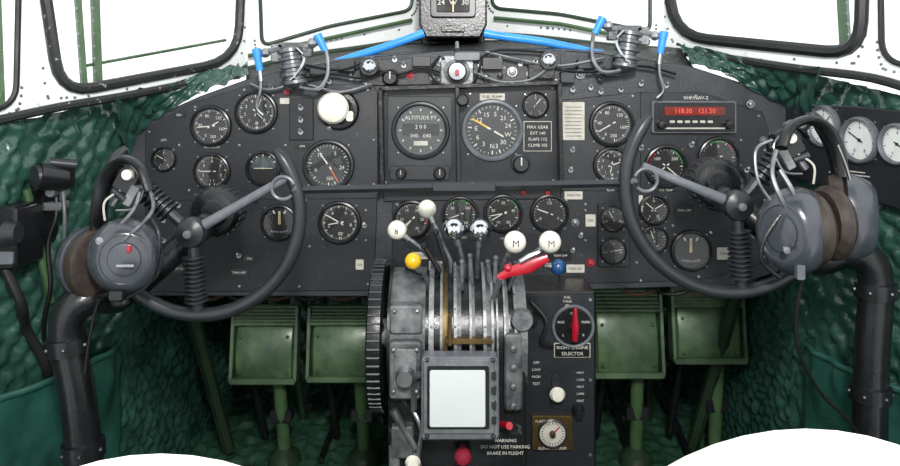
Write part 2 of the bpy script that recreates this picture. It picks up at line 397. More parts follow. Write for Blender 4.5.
# ------------------------------------------------------------------ gauges
def gauge(name,u,v,r,nt=30,a0=-150,a1=150,nums=(),needles=((40,.75,WHT),),y=-.004,M=None,arc=None,style=None,bez=BEZ,flange=False,rr=None,face=DIAL,ink=WHT):
    b=MB(); R=r*.002 if rr is None else rr
    b.M=Matrix.Translation((gx(u),y,gz(v))) if M is None else M
    if flange: b.rbox((0,-.001,0),(R*2.15,.003,R*2.15),PANEL2,R*.35,.0008)
    b.lathe([(R*1.04,0),(R*1.04,-.005),(R*1.0,-.009),(R*.93,-.010),(R*.87,-.007),(R*.85,-.0008)],bez,n=40,cap=False)
    f0=-.0029 if flange else -.0012
    b.add([(R*.86*math.cos(2*math.pi*k/40),f0,R*.86*math.sin(2*math.pi*k/40)) for k in range(40)],[list(range(40))],face)
    dy=f0+.0012
    def rad(a,r0,r1,w,m,yy=-.0018):
        yy+=dy
        a=math.radians(a); d=V((math.sin(a),0,math.cos(a))); p=V((d.z,0,-d.x))
        b.add([d*r0-p*w+V((0,yy,0)),d*r0+p*w+V((0,yy,0)),d*r1+p*w*.8+V((0,yy,0)),d*r1-p*w*.8+V((0,yy,0))],[[0,1,2,3]],m)
    if style=='turn':
        rad(0,-R*.1,R*.62,R*.07,WHT); rad(0,-R*.1,R*.5,R*.045,YEL,-.003)
        for a in (-28,28): rad(a,R*.55,R*.75,R*.05,WHT)
        pts=[V((R*.5*math.cos(t),-.0022,-R*.42-R*.12*math.sin(t))) for t in [math.pi*(.1+.8*k/10) for k in range(11)]]
        b.tube(pts,R*.07,GREY,6); b.sph((0,-.0025,-R*.54),R*.07,BLK,n=10)
    elif style=='horizon':
        n=24; b.add([(R*.7*math.cos(math.pi*k/n),-.0016,R*.7*math.sin(math.pi*k/n)) for k in range(n+1)],[list(range(n+1))],mat('sky_face','#3a4549',.5))
        rad(90,-R*.55,R*.55,R*.02,WHT,-.003); rad(0,-R*.05,R*.06,R*.03,YEL,-.0035)
        for a in (-60,-30,0,30,60): rad(a,R*.7,R*.82,R*.03,WHT,-.003)
    elif style=='scope':
        b.lathe([(R*.86,-.003),(R*.84,-.0035),(R*.81,-.0015)],GREY,n=40,cap=False)
        b.rbox((0,-.002,R*.02),(R*1.3,.001,R*.42),BLK,.002,.0003)
        b.rbox((0,-.0026,-R*.46),(R*.5,.001,R*.16),PAPER,.001,.0003)
        for i,t in enumerate(('ALTITUDE FT','2 0 0','040   040')): b.text(t,0,R*(.44-.32*i),R*.19,WHT,-.0035)
        for k in range(12): rad(k*30,R*.68,R*.77,R*.02,WHT)
    else:
        for i in range(nt+1):
            a=a0+(a1-a0)*i/nt; big=i%5==0
            rad(a,R*(.68 if big else .74),R*.81,R*(.022 if big else .009),ink)
        if arc:
            for (s0,s1,m) in arc:
                k=max(3,int(abs(s1-s0)/4))
                for j in range(k): rad(s0+(s1-s0)*(j+.5)/k,R*.76,R*.83,R*.045,m,-.0021)
        for i,t in enumerate(nums):
            a=math.radians(a0+(a1-a0)*i/max(1,len(nums)-1)); b.text(t,R*.54*math.sin(a),R*.54*math.cos(a),R*.21,ink,-.0019+dy)
        for j,(a,l,m) in enumerate(needles):
            rad(a,-R*.2,R*l*.86,R*.030,ink if m==WHT else m,-.0028-.0006*j)
        b.lathe([(0,-.0042),(R*.07,-.004),(R*.08,-.0025)],DGREY,(0,dy,0),n=12,cap=False)
    b.add([(R*.87*math.cos(2*math.pi*k/32),-.0068,R*.87*math.sin(2*math.pi*k/32)) for k in range(32)],[list(range(32))],GLASS)
    for k in range(4):
        a=math.radians(45+90*k); b.lathe([(0,-.002),(.0016,-.0018),(.002,0)],SIL,(R*1.13*math.cos(a),-.0,R*1.13*math.sin(a)),8)
    return b.done(name,30)
D0=[str(i) for i in range(10)]
gauge('airspeed_indicator',212,126,20,45,-150,170,('0','40','80','120','160','200'),((-95,.8,WHT),(60,.5,WHT)))
gauge('altimeter',257,112,21,50,-180,175,D0,((20,.8,WHT),(135,.5,WHT)))
gauge('suction_gauge',165,159,12,20,nums=('0','5','10'),needles=((-60,.8,WHT),))
gauge('vertical_speed_indicator',213,171,18,40,-170,170,('1','2','3','0','3','2','1'),((-90,.8,WHT),))
gauge('attitude_indicator',264,168,17,style='horizon')
gauge('radio_compass_indicator',329,165,25,36,-180,170,('N','6','12','S','24','30'),((150,.85,ORNG),(-35,.7,WHT)),bez=DGREY,face=DIALG)
gauge('clock',340,222,21,60,-180,174,('12','2','4','6','8','10'),((-60,.8,WHT),(-100,.6,WHT)))
gauge('turn_and_slip_indicator',280,222,18,style='turn')
gauge('heading_indicator',214,212,22,36,nums=('N','E','S','W'),needles=((0,.8,WHT),))
gauge('tachometer',412,219,19,35,nums=('5','10','15','20','25','30'),needles=((-140,.85,WHT),(-130,.7,WHT)),arc=((20,90,GRNM),(95,110,RED)))
gauge('oil_pressure_gauge',460,214,18,25,nums=('0','50','100','150'),needles=((-110,.8,WHT),),arc=((-40,40,GRNM),(60,72,RED)))
gauge('manifold_pressure_gauge',503,213,19,35,nums=('10','20','30','40','50'),needles=((-120,.8,WHT),(-100,.8,WHT)),arc=((-20,60,GRNM),(90,98,RED)))
gauge('fuel_quantity_gauge',549,213,19,20,-120,120,('0','1/2','F'),((-70,.8,WHT),))
gauge('radio_altimeter',421,130,28,y=-.011,bez=DGREY,face=mat('scope_face','#39413f',.4,col2='#2d3433'),style='scope')
gauge('automatic_direction_finder',492,130,30,36,-180,170,('N','3','6','E','12','15','S','21','24','W','30','33'),((-60,.9,YEL),(120,.5,WHT)),y=-.008,bez=GREY,face=DIALG)
gauge('outside_air_thermometer',535,105,13,20,nums=('-','0','+'),y=-.008)
gauge('airspeed_indicator.001',611,124,22,45,-150,170,('0','40','80','120','160','200'),((-120,.8,WHT),))
gauge('altimeter.001',611,165,18,50,-180,175,D0,((70,.8,WHT),(190,.5,WHT)))
gauge('cylinder_temperature_gauge',665,166,21,25,nums=('0','100','200','300'),needles=((-130,.85,WHT),(130,.85,WHT)),arc=((-100,-40,RED),(20,80,GRNM)))
gauge('carburettor_temperature_gauge',717,157,20,25,nums=('-50','0','50'),needles=((-110,.8,WHT),),arc=((-30,20,GRNM),(40,60,RED)),flange=True)
gauge('fuel_pressure_gauge',653,209,15,20,nums=('0','15','25'),needles=((-50,.8,WHT),(60,.8,WHT)))
gauge('fuel_pressure_gauge.001',653,239,14,20,nums=('0','10','20'),needles=((-20,.8,WHT),))
gauge('turn_and_slip_indicator.001',690,250,20,style='turn')
gauge('heading_indicator.001',720,185,25,36,nums=('N','E','S','W'),needles=((-60,.8,WHT),))
gauge('hydraulic_pressure_gauge',612,218,13,20,-110,110,('0','10','20'),((-30,.8,WHT),),y=-.009)
gauge('flap_position_indicator',612,250,13,12,-100,100,('U','1/4','1/2'),((80,.8,WHT),),y=-.009)
gauge('clock.001',780,145,14,30,nums=('12','3','6','9'))
b=MB(); b.M=Matrix.Translation((gx(340),-.004,gz(110)))
b.lathe([(.040,0),(.040,-.006),(.036,-.010),(.028,-.011),(.026,-.004)],BLK)
b.lathe([(.0,-.034),(.018,-.033),(.027,-.029),(.031,-.022),(.028,-.018),(.018,-.016),(.018,0)],WBALL,(-.010,0,.004))
b.rbox((.022,-.014,-.012),(.014,.01,.02),WBALL,.004); b.done('trim_knob')
b=MB(); b.M=Matrix.Translation((gx(692),-.004,gz(117)))
b.rbox((0,-.005,0),(.168,.012,.064),GREY,.004,.0015); b.rbox((0,-.0115,.0),(.160,.002,.058),BLK,.003,.0005)
b.rbox((0,-.013,.012),(.12,.002,.017),RDISP,.002,.0004)
b.text('118.30   121.50',0,.012,.013,mat('led_red','#e0523a',.4,emit=.6),-.0145)
for i in range(6): b.rbox((-.045+i*.015,-.014,-.009),(.010,.004,.005),PAPER,.001,.0005)
for x in (-.066,.066): b.lathe([(0,-.028),(.008,-.027),(.009,-.024),(.0095,-.012)],BLK,(x,0,-.014),18)
b.rbox((0,-.013,-.022),(.12,.001,.003),PAPER,.001,.0003)
b.done('navigation_radio')
def knob(name,u,v,r,m=BLK,y=-.004,plate=None,ptr=True):
    b=MB(); b.M=Matrix.Translation((gx(u),y,gz(v))); R=r*.002
    b.lathe([(0,-.022),(R*.75,-.022),(R*.85,-.019),(R*.9,-.008),(R*1.05,-.007),(R*1.1,-.004)],m,n=24)
    if ptr: b.rbox((0,-.024,R*.3),(R*.15,.003,R*.9),WHT,.0003,.0001)
    return b.done(name)
knob('tuning_knob',520,163,9,DGREY,-.008,ptr=True)
knob('tuning_knob',440,172,6,BLK,-.018); knob('tuning_knob',402,172,5,BLK,-.018)
knob('dimmer_knob',391,78,8,BLK,-.005); knob('dimmer_knob',462,100,6,BLK,-.035,ptr=False)
for (u,v) in ((371,67),(547,61)):
    b=MB(); b.M=Matrix.Translation((gx(u),-.024,gz(v)))
    b.lathe([(.014,-.012),(.018,-.012),(.019,-.006),(.017,.02)],WORN,n=24); b.sph((0,-.010,0),.014,CHR,(1,.4,1),16); b.done('warning_light')
b=MB(); b.M=Matrix.Translation((gx(457),-.006,gz(72)))
b.rbox((0,-.004,0),(.066,.010,.064),WORNS,.01,.002); b.lathe([(0,-.028),(.016,-.027),(.019,-.022),(.02,-.012),(.028,-.008)],SIL,n=28)
b.rbox((0,-.031,-.002),(.007,.008,.012),RED,.002); b.rbox((.02,-.012,.03),(.05,.014,.016),GREY,.004); b.tube([(0,-.008,.03),(0,-.02,.045),(0,0,.058)],.004,SIL,8)
for x in (-.027,.027):
    for z in (-.026,.026): b.lathe([(0,-.012),(.003,-.011),(.004,-.008)],DGREY,(x,0,z),8)
b.done('mixture_selector')
# ------------------------------------------------------------------ magnetic compass on centre post
b=MB(); b.M=Matrix.Translation((at(.12,453,14).x,.12,0))
zz=lambda v: EYE+(100-v)*1.62/750
pts=[(-.072,zz(-60)),(.072,zz(-60)),(.072,zz(26)),(.058,zz(39)),(-.058,zz(39)),(-.072,zz(26))]
b.slab(pts,-.03,.08,BLK,.004)
b.rbox((0,-.034,zz(3)),(.096,.01,.070),DGREY,.008,.002); b.rbox((0,-.040,zz(4)),(.070,.004,.045),DIAL,.004)
b.text('24  W  30',0,zz(5),.016,WHT,-.043); b.rbox((0,-.0425,zz(4)),(.002,.001,.045),YEL,.0004,.0001)
for x in (-.05,.05): b.lathe([(0,-.005),(.004,-.004),(.005,0)],SIL,(x,-.03,zz(30)),10)
b.rbox((0,-.036,zz(30)),(.05,.006,.014),BLK,.003); b.done('magnetic_compass')
b=MB(); b.tube(smooth([at(.04,*p) for p in ((330,65),(350,58),(388,46),(424,33))],6),.0085,BTUBE,12); b.done('windshield_fluid_hose')
b=MB(); b.tube(smooth([at(.04,*p) for p in ((484,33),(500,36),(550,43),(604,55))],6),.0085,BTUBE,12); b.done('windshield_fluid_hose')
b=MB()
for P in (((296,80),(330,74),(360,78),(380,72)),((300,64),(340,70),(368,60)),((486,52),(520,60),(560,66),(604,58)),((480,58),(500,50),(545,52)),((250,84),(270,90),(300,84),(340,92),(372,84)),((560,70),(590,72),(640,66),(676,74)),((440,56),(430,70),(440,84),(470,86),(482,60)),((376,70),(400,74),(420,68),(440,72)),((474,72),(500,82),(530,80),(548,68))):
    b.tube(smooth([at(-.025,*p) for p in P],6),.003,SIL if P[0][0]%4 else CABLE,6)
b.done('conduit_wires')
# ------------------------------------------------------------------ wiper motors
def wiper(name,u,v,flip):
    b=MB(); s=.00195; b.M=Matrix.Translation(at(-.035,u,v))@Matrix.Diagonal((flip*s,s,s,1))
    prof=[]
    for k in range(9): prof+=[(10 if k%2 else 13,-18+k*4),(10 if k%2 else 13,-15+k*4)]
    b.lathe([(0,-21),(9,-20)]+prof+[(7,22),(0,23)],LEVM,(0,0,0),20,ax=(.16,0,-1))
    b.rbox((0,4,20),(30,12,9),WORNM,2,.8); b.rbox((-16,4,14),(12,12,18),WORNS,2,.8); b.rbox((14,4,16),(10,10,12),WORNM,2,.8)
    b.cyl((-12,0,18),(-34,-2,14),3,SIL,n=10); b.cyl((12,0,20),(30,-2,26),3,SIL,n=10)
    b.cyl((-36,-4,18),(-32,-4,-4),4.5,BTUBE,3.4,12); b.cyl((-32,-4,-4),(-31,-4,-14),2.6,SIL,n=10)
    b.cyl((25,-4,32),(33,-4,16),4.5,BTUBE,3.4,12)
    b.sph((-27,-3,14),5,SIL,n=10); b.sph((20,-3,24),5.5,SIL,n=10)
    b.tube(smooth([(33,-4,20),(36,-6,6),(35,-6,-10),(26,-6,-22),(10,-5,-21),(-4,-3,-16)],6),2.0,SIL,8)
    b.tube(smooth([(-31,-4,-10),(-32,-3,-24),(-36,-2,-40),(-30,0,-48)],6),1.6,SIL,8)
    b.tube(smooth([(6,-12,18),(14,-14,8),(8,-14,-6),(0,-12,-14)],6),1.4,CHR,6)
    return b.done(name)
wiper('wiper_motor',293,67,1); wiper('wiper_motor',627,50,-1)
# ------------------------------------------------------------------ control yokes + columns
def ribbed(b,p,q,r,m,n=11):
    p=V(p);q=V(q);pts=[];rr=[]
    for i in range(n*4+1):
        t=i/(n*4); pts.append(p.lerp(q,t)); rr.append(r*(1 if (i%4) in (1,2) else .62))
    b.tube(pts,rr,m,14)
def yoke(name,c,R,a0,a1,hub,spokes,drum,col):
    Y=-.30; S=.0016
    b=MB()
    pts=[]
    for i in range(61):
        a=math.radians(a0+(a1-a0)*i/60); pts.append(at(Y,c[0]+R*math.cos(a),c[1]+R*math.sin(a)))
    rr=[.0112]*61; rr[0]=.006; rr[-1]=.006; rr[1]=.0095; rr[-2]=.0095
    b.tube(pts,rr,DGREY,16)
    H=at(Y,*hub)
    b.lathe([(0,-.022),(.008,-.022),(.012,-.018),(.022,-.014),(.025,-.006),(.024,.008),(.02,.02),(.02,.06)],DGREY,H,32)
    b.lathe([(0,-.026),(.006,-.025),(.007,-.02)],GREY,H,16)
    for (e,kind) in spokes:
        E=at(Y,*e); d=(E-H)
        if kind=='s':
            b.tube([H+d*.1,H+d*.5+V((0,-.004,0)),E],[.009,.0075,.007],GREY,12)
        else:
            b.tube([H+d*.1,E],.009,DGREY,10); ribbed(b,H+d*.28,H+d*.86,.019,DGREY)
    Dp=at(Y+.07,*drum)
    b.lathe([(0,-.02),(.02,-.02),(.024,-.014),(.034,-.012),(.04,-.006),(.042,.0),(.038,.004),(.042,.008),(.038,.012),(.042,.016),(.042,.04),(.03,.05),(0,.05)],BLK,Dp,36)
    for k in range(24):
        a=2*math.pi*k/24; b.tube([Dp+V((.041*math.cos(a),-.004,.041*math.sin(a))),Dp+V((.041*math.cos(a),.03,.041*math.sin(a)))],.003,DGREY,6)
    b.cyl(H+V((0,.03,0)),Dp+V((0,.02,0)),.018,BLK)
    e=[Dp+V((0,.03,0))]+[at(*q) for q in col]
    P=smooth(e,8); b.tube(P,[.026 if i>9 else .022 for i in range(len(P))],BLK,20)
    for q,r in ((P[-12],.032),(P[len(P)//2],.031),(P[-20],.031)):
        i=P.index(q); dd=(P[i+1]-P[i-1]).normalized(); b.cyl(q-dd*.012,q+dd*.012,r,BLK,n=24)
        for k in range(6):
            a=2*math.pi*k/6; o=dd.orthogonal().normalized(); o2=dd.cross(o); b.sph(q+(o*math.cos(a)+o2*math.sin(a))*r,.004,DGREY,n=8)
    base=P[-1]; b.lathe([(.055,.0),(.05,.02),(.034,.03),(.03,.06)],WORN,(base.x,base.y,.012),28,ax=(0,0,1))
    return b.done(name)
yoke('control_yoke',(200,215),100,-41,222,(192,232),(((290,176),'s'),((198,315),'r'),((116,165),'r')),(216,212),
     [(-.26,130,290),(-.33,95,296),(-.35,70,312),(-.35,68,345),(-.35,78,400),(-.35,86,480),(-.35,88,560),(-.35,88,648)])
yoke('control_yoke',(732,185),107,-42,220,(737,205),(((642,166),'s'),((742,292),'r'),((812,116),'r')),(716,183),
     [(-.27,800,255),(-.29,845,252),(-.30,870,262),(-.30,876,290),(-.30,872,350),(-.30,870,420),(-.30,870,500),(-.30,870,624)])
for (u,v,fl) in ((130,178,1),(788,142,-1)):
    b=MB(); b.M=Matrix.Translation(at(-.325,u,v))@Matrix.Rotation(fl*.5,4,'Y')
    b.rbox((0,0,0),(.034,.024,.046),BLK,.006,.002); b.lathe([(0,-.024),(.008,-.022),(.009,-.012)],WBALL,(0,0,.008),16)
    b.rbox((fl*.018,-.004,-.02),(.014,.02,.034),WORNS,.003); b.rbox((-fl*.016,-.004,.022),(.016,.022,.012),WORNM,.003); b.cyl((0,0,-.02),(fl*-.004,0,-.05),.006,SIL,n=10)
    b.cyl((-.01,-.01,-.026),(.014,-.012,-.03),.006,DGREY,n=10)
    b.tube(smooth([(0,-.01,.02),(fl*.03,-.02,.01),(fl*.035,-.02,-.03),(fl*.01,-.015,-.05)],6),.0018,SIL,6)
    b.tube(smooth([(0,-.01,-.02),(fl*-.01,-.02,-.045),(fl*.004,-.02,-.07)],6),.0018,PAPER,6)
    b.done('microphone_switch')
b=MB(); p,q=at(-.30,300,190),at(-.30,628,183)
b.tube([p,q],.0062,DGREY,4)
for c,e,fl in ((at(-.31,283,188),p,1),(at(-.31,646,180),q,-1)):
    b.tube([c+V((.018*math.cos(a)*fl,0,.018*math.sin(a))) for a in [math.radians(20+300*k/20) for k in range(21)]],.0028,GREY,8)
    b.cyl(c+V((.016*fl,0,0)),e,.005,GREY,n=10)
b.rbox(tuple((p+q)/2+V((.0,-.004,.0))),(.10,.012,.013),DGREY,.003)
b.done('gust_lock_bar')
# ------------------------------------------------------------------ headsets
def earcup(b,c,ax,rw=.042,rh=.056,shell=HGREY):
    c=V(c); ax=V(ax).normalized(); R=V((0,1,0)).rotation_difference(ax).to_matrix()
    o=MB(); 
    o.lathe([(.82,-.032),(.95,-.030),(1.0,-.022),(.97,-.012),(.86,-.008)],CUSH)
    o.lathe([(.9,-.008),(1.02,-.006),(1.03,.004),(.98,.012),(.86,.026),(.7,.034),(.66,.0345),(.64,.031),(.45,.032),(.42,.036),(.2,.038),(0,.0385)],shell)
    vs=[c+R@V((p.x*rw,p.y,p.z*rh)) for p in o.v]
    for m in o.mats:
        k=o.mats.index(m); b.add(vs,[f for f,i in zip(o.f,o.mi) if i==k],m)
b=MB()
c1=at(-.37,126,256); c2=at(-.33,88,262)
earcup(b,c1,(.35,-1,.05),.052,.056); earcup(b,c2,(-.75,.55,0),.046,.054)
b.rbox(tuple(c1+V((.016,-.040,-.006))),(.026,.002,.004),SIL,.001,.0003)
b.rbox(tuple(c1+V((.020,-.036,.018))),(.006,.006,.010),RED,.002)
b.lathe([(0,-.006),(.006,-.005),(.007,0)],SIL,c1+V((-.022,-.034,.03)),12)
b.rbox(tuple(c1+V((.002,-.034,-.050))),(.02,.014,.014),BLK,.003)
b.tube(smooth([c1+V((.01,-.03,.03)),at(-.38,152,212),at(-.37,150,190)],6),.003,LEVM,8)
b.tube(smooth([c1+V((-.02,-.02,.03)),at(-.38,132,212),at(-.37,140,192)],6),.003,LEVM,8)
b.tube(smooth([at(-.37,150,192),at(-.36,140,168),at(-.35,122,160),at(-.34,105,178),at(-.34,98,205),at(-.33,96,236)],8),.0075,BLK,12,flat=1.5)
b.tube(smooth([at(-.37,148,215),at(-.38,160,240),at(-.38,150,282),at(-.39,122,300)],6),.003,BLK,8)
b.sph(at(-.39,120,302),.011,RUB,(1.3,1,.8),14)
b.tube(smooth([c2+V((0,-.0,-.05)),at(-.36,100,296),c1+V((0,.0,-.05))],6),.004,CABLE,8)
b.tube(smooth([c1+V((-.01,.0,-.055)),at(-.36,100,300),at(-.36,90,335),at(-.36,84,380),at(-.37,78,425),at(-.37,80,462),at(-.37,70,520)],8),.0026,CABLE,8)
b.done('headset')
b=MB()
c1=at(-.38,793,231); c2=at(-.36,850,217)
earcup(b,c1,(-.75,-.62,.0),.052,.064); earcup(b,c2,(.85,-.35,0),.048,.064)
for (u,v) in ((811,229),(830,223)):
    b.lathe([(.026,-.012),(.048,-.013),(.056,-.004),(.056,.004),(.048,.013),(.026,.012)],CUSH,at(-.378,u,v),32,ax=(1,.10,.0))
b.lathe([(0,-.004),(.005,-.003),(.006,0)],SIL,at(-.42,786,250),12)
b.tube(smooth([at(-.40,788,212),at(-.40,778,192),at(-.39,772,172),at(-.38,776,150)],6),.0035,SIL,8)
b.tube(smooth([at(-.40,796,200),at(-.40,790,186),at(-.39,780,170)],6),.0035,SIL,8)
b.tube(smooth([at(-.38,852,185),at(-.37,846,165),at(-.36,838,145)],6),.0024,DGREY,8)
b.tube(smooth([at(-.38,782,148),at(-.37,790,128),at(-.36,808,120),at(-.35,826,128),at(-.35,838,150),at(-.36,842,178)],8),.0075,BLK,12,flat=1.5)
b.tube(smooth([at(-.41,780,215),at(-.41,764,240),at(-.41,762,262),at(-.41,780,278)],6),.003,BLK,8)
b.tube(smooth([at(-.40,770,200),at(-.40,758,180),at(-.39,756,150),at(-.38,772,140)],6),.0022,SIL,8)
b.rbox(tuple(at(-.415,800,272)),(.012,.01,.022),GREY,.003)
b.tube(smooth([at(-.40,802,280),at(-.39,796,320),at(-.38,800,355),at(-.36,820,392),at(-.35,846,418),at(-.34,862,440)],8),.0026,CABLE,8)
b.done('headset')
# ------------------------------------------------------------------ centre pedestal / throttle quadrant
b=MB()
b.rbox((.012,-.18,.225),(.222,.24,.45),WORN,.006,.004)
def sector(x0,x1,R,m,c=(-.2,.45)):
    n=48; vs=[];fs=[]
    for x in (x0,x1):
        for k in range(n): 
            a=2*math.pi*k/n; vs.append((x,c[0]+R*math.cos(a),c[1]+R*math.sin(a)))
    for k in range(n): l=(k+1)%n; fs.append([k,l,n+l,n+k])
    fs+=[list(range(n)),list(range(n,2*n))]
    b.add(vs,fs,m)
segs=[(-.100,-.096,.116,BLK),(-.096,-.040,.108,WORNM),(-.040,-.034,.098,BLK),(-.034,-.026,.116,WORNS),(-.026,-.016,.098,BLK),(-.016,-.012,.115,WORNS),(-.012,-.004,.108,BRASS),(-.004,.006,.098,BLK),(.006,.011,.116,WORNS),(.011,.018,.110,WORNM),(.018,.031,.098,BLK),(.031,.035,.117,WORNS),(.035,.040,.108,WORNM),(.040,.053,.098,BLK),(.053,.058,.116,WORNS),(.058,.066,.108,WORNM),(.066,.070,.115,WORNS),(.070,.074,.1,BLK),(.074,.077,.115,WORNS),(.077,.086,.098,BLK),(.086,.0895,.114,WORNS),(.0895,.094,.11,WORNM),(.094,.103,.098,BLK),(.103,.107,.112,WORNS),(.107,.124,.106,WORNM)]
for x0,x1,R,m in segs: sector(x0,x1,R,m)
for x in (-.030,.0085,.0555,.105):
    for a in range(20,170,14):
        A=math.radians(a); b.sph((x,-.2-.115*math.cos(A),.45+.115*math.sin(A)),.0024,SIL,n=8)
b.rbox((-.07,-.30,.425),(.05,.05,.09),WORNM,.006,.003); b.rbox((-.07,-.327,.43),(.036,.004,.06),WORNS,.004,.001)
b.rbox((-.07,-.285,.50),(.052,.05,.045),WORNS,.005,.003)
b.rbox((.03,-.312,.470),(.075,.02,.008),BRASS,.003); b.rbox((.0,-.318,.49),(.006,.02,.05),BRASS,.002)
b.rbox((.10,-.29,.42),(.028,.06,.12),WORNM,.006,.003)
for z in (.37,.40,.43,.46): b.lathe([(0,-.005),(.005,-.004),(.006,0)],SIL,(.10,-.321,z),10)
b.lathe([(0,-.012),(.016,-.012),(.018,-.006),(.018,0)],WORNS,(.115,-.30,.50),20)
b.lathe([(0,-.02),(.012,-.02),(.014,-.014),(.016,0)],SIL,(-.07,-.327,.42),20)
for sx,sz in ((-.088,.46),(-.052,.46),(-.088,.395),(-.052,.395),(-.088,.515),(-.052,.515)): b.lathe([(0,-.004),(.003,-.003),(.004,0)],SIL,(sx,-.329 if sz<.5 else -.311,sz),8)
b.cyl((-.09,-.315,.36),(-.055,-.315,.30),.007,SIL); b.cyl((-.088,-.31,.30),(-.088,-.31,.20),.009,WORNS)
b.cyl((-.07,-.31,.26),(-.07,-.31,.16),.006,SIL); b.rbox((-.075,-.31,.31),(.035,.02,.05),WORNM,.004,.002)
b.tube(smooth([(-.06,-.31,.36),(-.045,-.32,.33),(-.05,-.32,.28),(-.03,-.31,.25)],6),.004,SIL,8)
b.rbox((.012,-.303,.27),(.20,.006,.10),BLK,.003)
for i,t in enumerate(('WARNING','DO NOT USE PARKING','BRAKE IN FLIGHT')): b.text(t,.088,.308-i*.010,.0075,WHT,-.307)
b.lathe([(0,-.034),(.009,-.033),(.013,-.028),(.013,-.018),(.008,-.012),(.008,0)],mat('dull_red','#8e2436',.3,col2='#6c1a28'),(.020,-.306,.293),24)
b.lathe([(0,-.030),(.008,-.029),(.012,-.022),(.008,-.014),(.006,0)],WBALL,(-.058,-.306,.283),24)
b.lathe([(0,-.02),(.006,-.02),(.009,-.01),(.009,0)],SIL,(-.035,-.306,.33),20)
b.cyl((.078,-.31,.336),(.092,-.34,.346),.005,RED,.006,12)
b.rbox((.192,-.06,.25),(.150,.14,.50),BLK,.006,.004); b.rbox((.192,-.132,.25),(.142,.006,.49),PANEL2,.004)
F=-.136
def fz(v): return EYE+(100-v)*(1.5+F)/750
def fx(u): return (u-450)*(1.5+F)/750
b.lathe([(.039,0),(.039,-.004),(.037,-.006),(.034,-.005),(.033,-.002)],GREY,(fx(573),F,fz(326)),40)
b.lathe([(0,-.004),(.034,-.003)],BLK,(fx(573),F,fz(326)),40)
for t,a in (('OFF',90),('MAIN',20),('AUX',160),('R',-40),('L',220)):
    A=math.radians(a); b.text(t,fx(573)+.024*math.cos(A),fz(326)+.024*math.sin(A),.0065,WHT,F-.0045)
b.tube([(fx(573),F-.02,fz(337)),(fx(573),F-.026,fz(322)),(fx(573),F-.024,fz(304))],[.005,.007,.0035],RED,14)
b.cyl((fx(573),F,fz(326)),(fx(573),F-.022,fz(326)),.006,RED)
b.rbox((fx(572),F-.001,fz(350)),(.066,.003,.026),PAPER,.001,.0004)
b.rbox((fx(572),F-.0015,fz(350)),(.063,.003,.024),BLK,.001,.0004)
b.text('RIGHT ENGINE',fx(572),fz(347),.0085,WHT,F-.004); b.text('SELECTOR',fx(572),fz(353),.0085,WHT,F-.004)
for i in range(3): b.text(('FUEL','TANK','SEL')[i],fx(567),fz(297+i*4),.006,WHT,F-.0035)
b.lathe([(0,-.026),(.010,-.025),(.014,-.018),(.010,-.010),(.008,0)],WBALL,(fx(556),F,fz(391)),24)
b.rbox((fx(556),F-.001,fz(392)),(.016,.003,.06),DGREY,.007,.001)
for i,t in enumerate(('OFF','LOW','HIGH','TEST')): b.text(t,fx(536),fz(362+i*7),.0065,WHT,F-.004)
for i in range(5): b.text('CARB'if i%2 else 'HEAT',fx(580),fz(372+i*7),.0055,WHT,F-.004)
b.lathe([(0,-.02),(.008,-.02),(.010,-.012),(.012,0)],BLK,(fx(578),F,fz(410)),16)
b.lathe([(0,-.02),(.008,-.02),(.010,-.012),(.012,0)],BLK,(fx(532),F,fz(318)),16)
b.tube(smooth([(fx(530),F-.01,fz(300)),(fx(545),F-.02,fz(318)),(fx(540),F-.02,fz(338)),(fx(552),F-.01,fz(344))],6),.004,RUB,8)
for u,v in ((518,300),(590,300),(518,455),(590,455),(518,380),(590,380)): b.lathe([(0,-.003),(.003,-.0025),(.004,0)],SIL,(fx(u),F,fz(v)),8)
b.done('throttle_quadrant')
b=MB(); b.M=Matrix.Translation((fx(552),F-.003,fz(432)))
b.rbox((0,0,0),(.074,.006,.062),BRASS,.003); b.text('FLAPS',-.022,.022,.007,WHT,-.0035); b.text('ELEVATOR TRIM',0,-.027,.007,WHT,-.0035)
b.lathe([(.027,-.003),(.027,-.006),(.024,-.008),(.023,-.004)],DGREY,n=32,cap=False); b.lathe([(0,-.0042),(.024,-.004)],PAPER,n=32)
for k in range(24):
    a=2*math.pi*k/24; d=V((math.sin(a),0,math.cos(a))); b.tube([d*.017+V((0,-.0048,0)),d*.021+V((0,-.0048,0))],.0006,BLK,4)
b.tube([(-.004,-.006,-.004),(.012,-.006,.012)],.0012,RED,5); b.lathe([(0,-.012),(.005,-.011),(.006,-.004)],BRASS,n=14)
b.done('trim_position_indicator')
b=MB()
C=V((-.121,-.2,.445)); R=.125
prof=[(R-.022,-.005),(R-.008,-.013),(R,-.010),(R+.001,0),(R,.010),(R-.008,.013),(R-.022,.005),(R-.022,-.005)]
b.lathe(prof,BLK,C,48,ax=(1,0,0),cap=False)
for k in range(60):
    a=2*math.pi*k/60; p=C+V((0,R*math.cos(a),R*math.sin(a))); b.tube([p+V((-.010,0,0)),p+V((.010,0,0))],.0022,DGREY,6)
for k in range(5):
    a=2*math.pi*k/5; b.cyl(C,C+V((0,(R-.014)*math.cos(a),(R-.014)*math.sin(a))),.010,BLK,.008,12)
b.lathe([(0,-.018),(.022,-.016),(.026,-.008),(.026,.014)],WORNM,C,28,ax=(1,0,0))
b.done('elevator_trim_wheel')
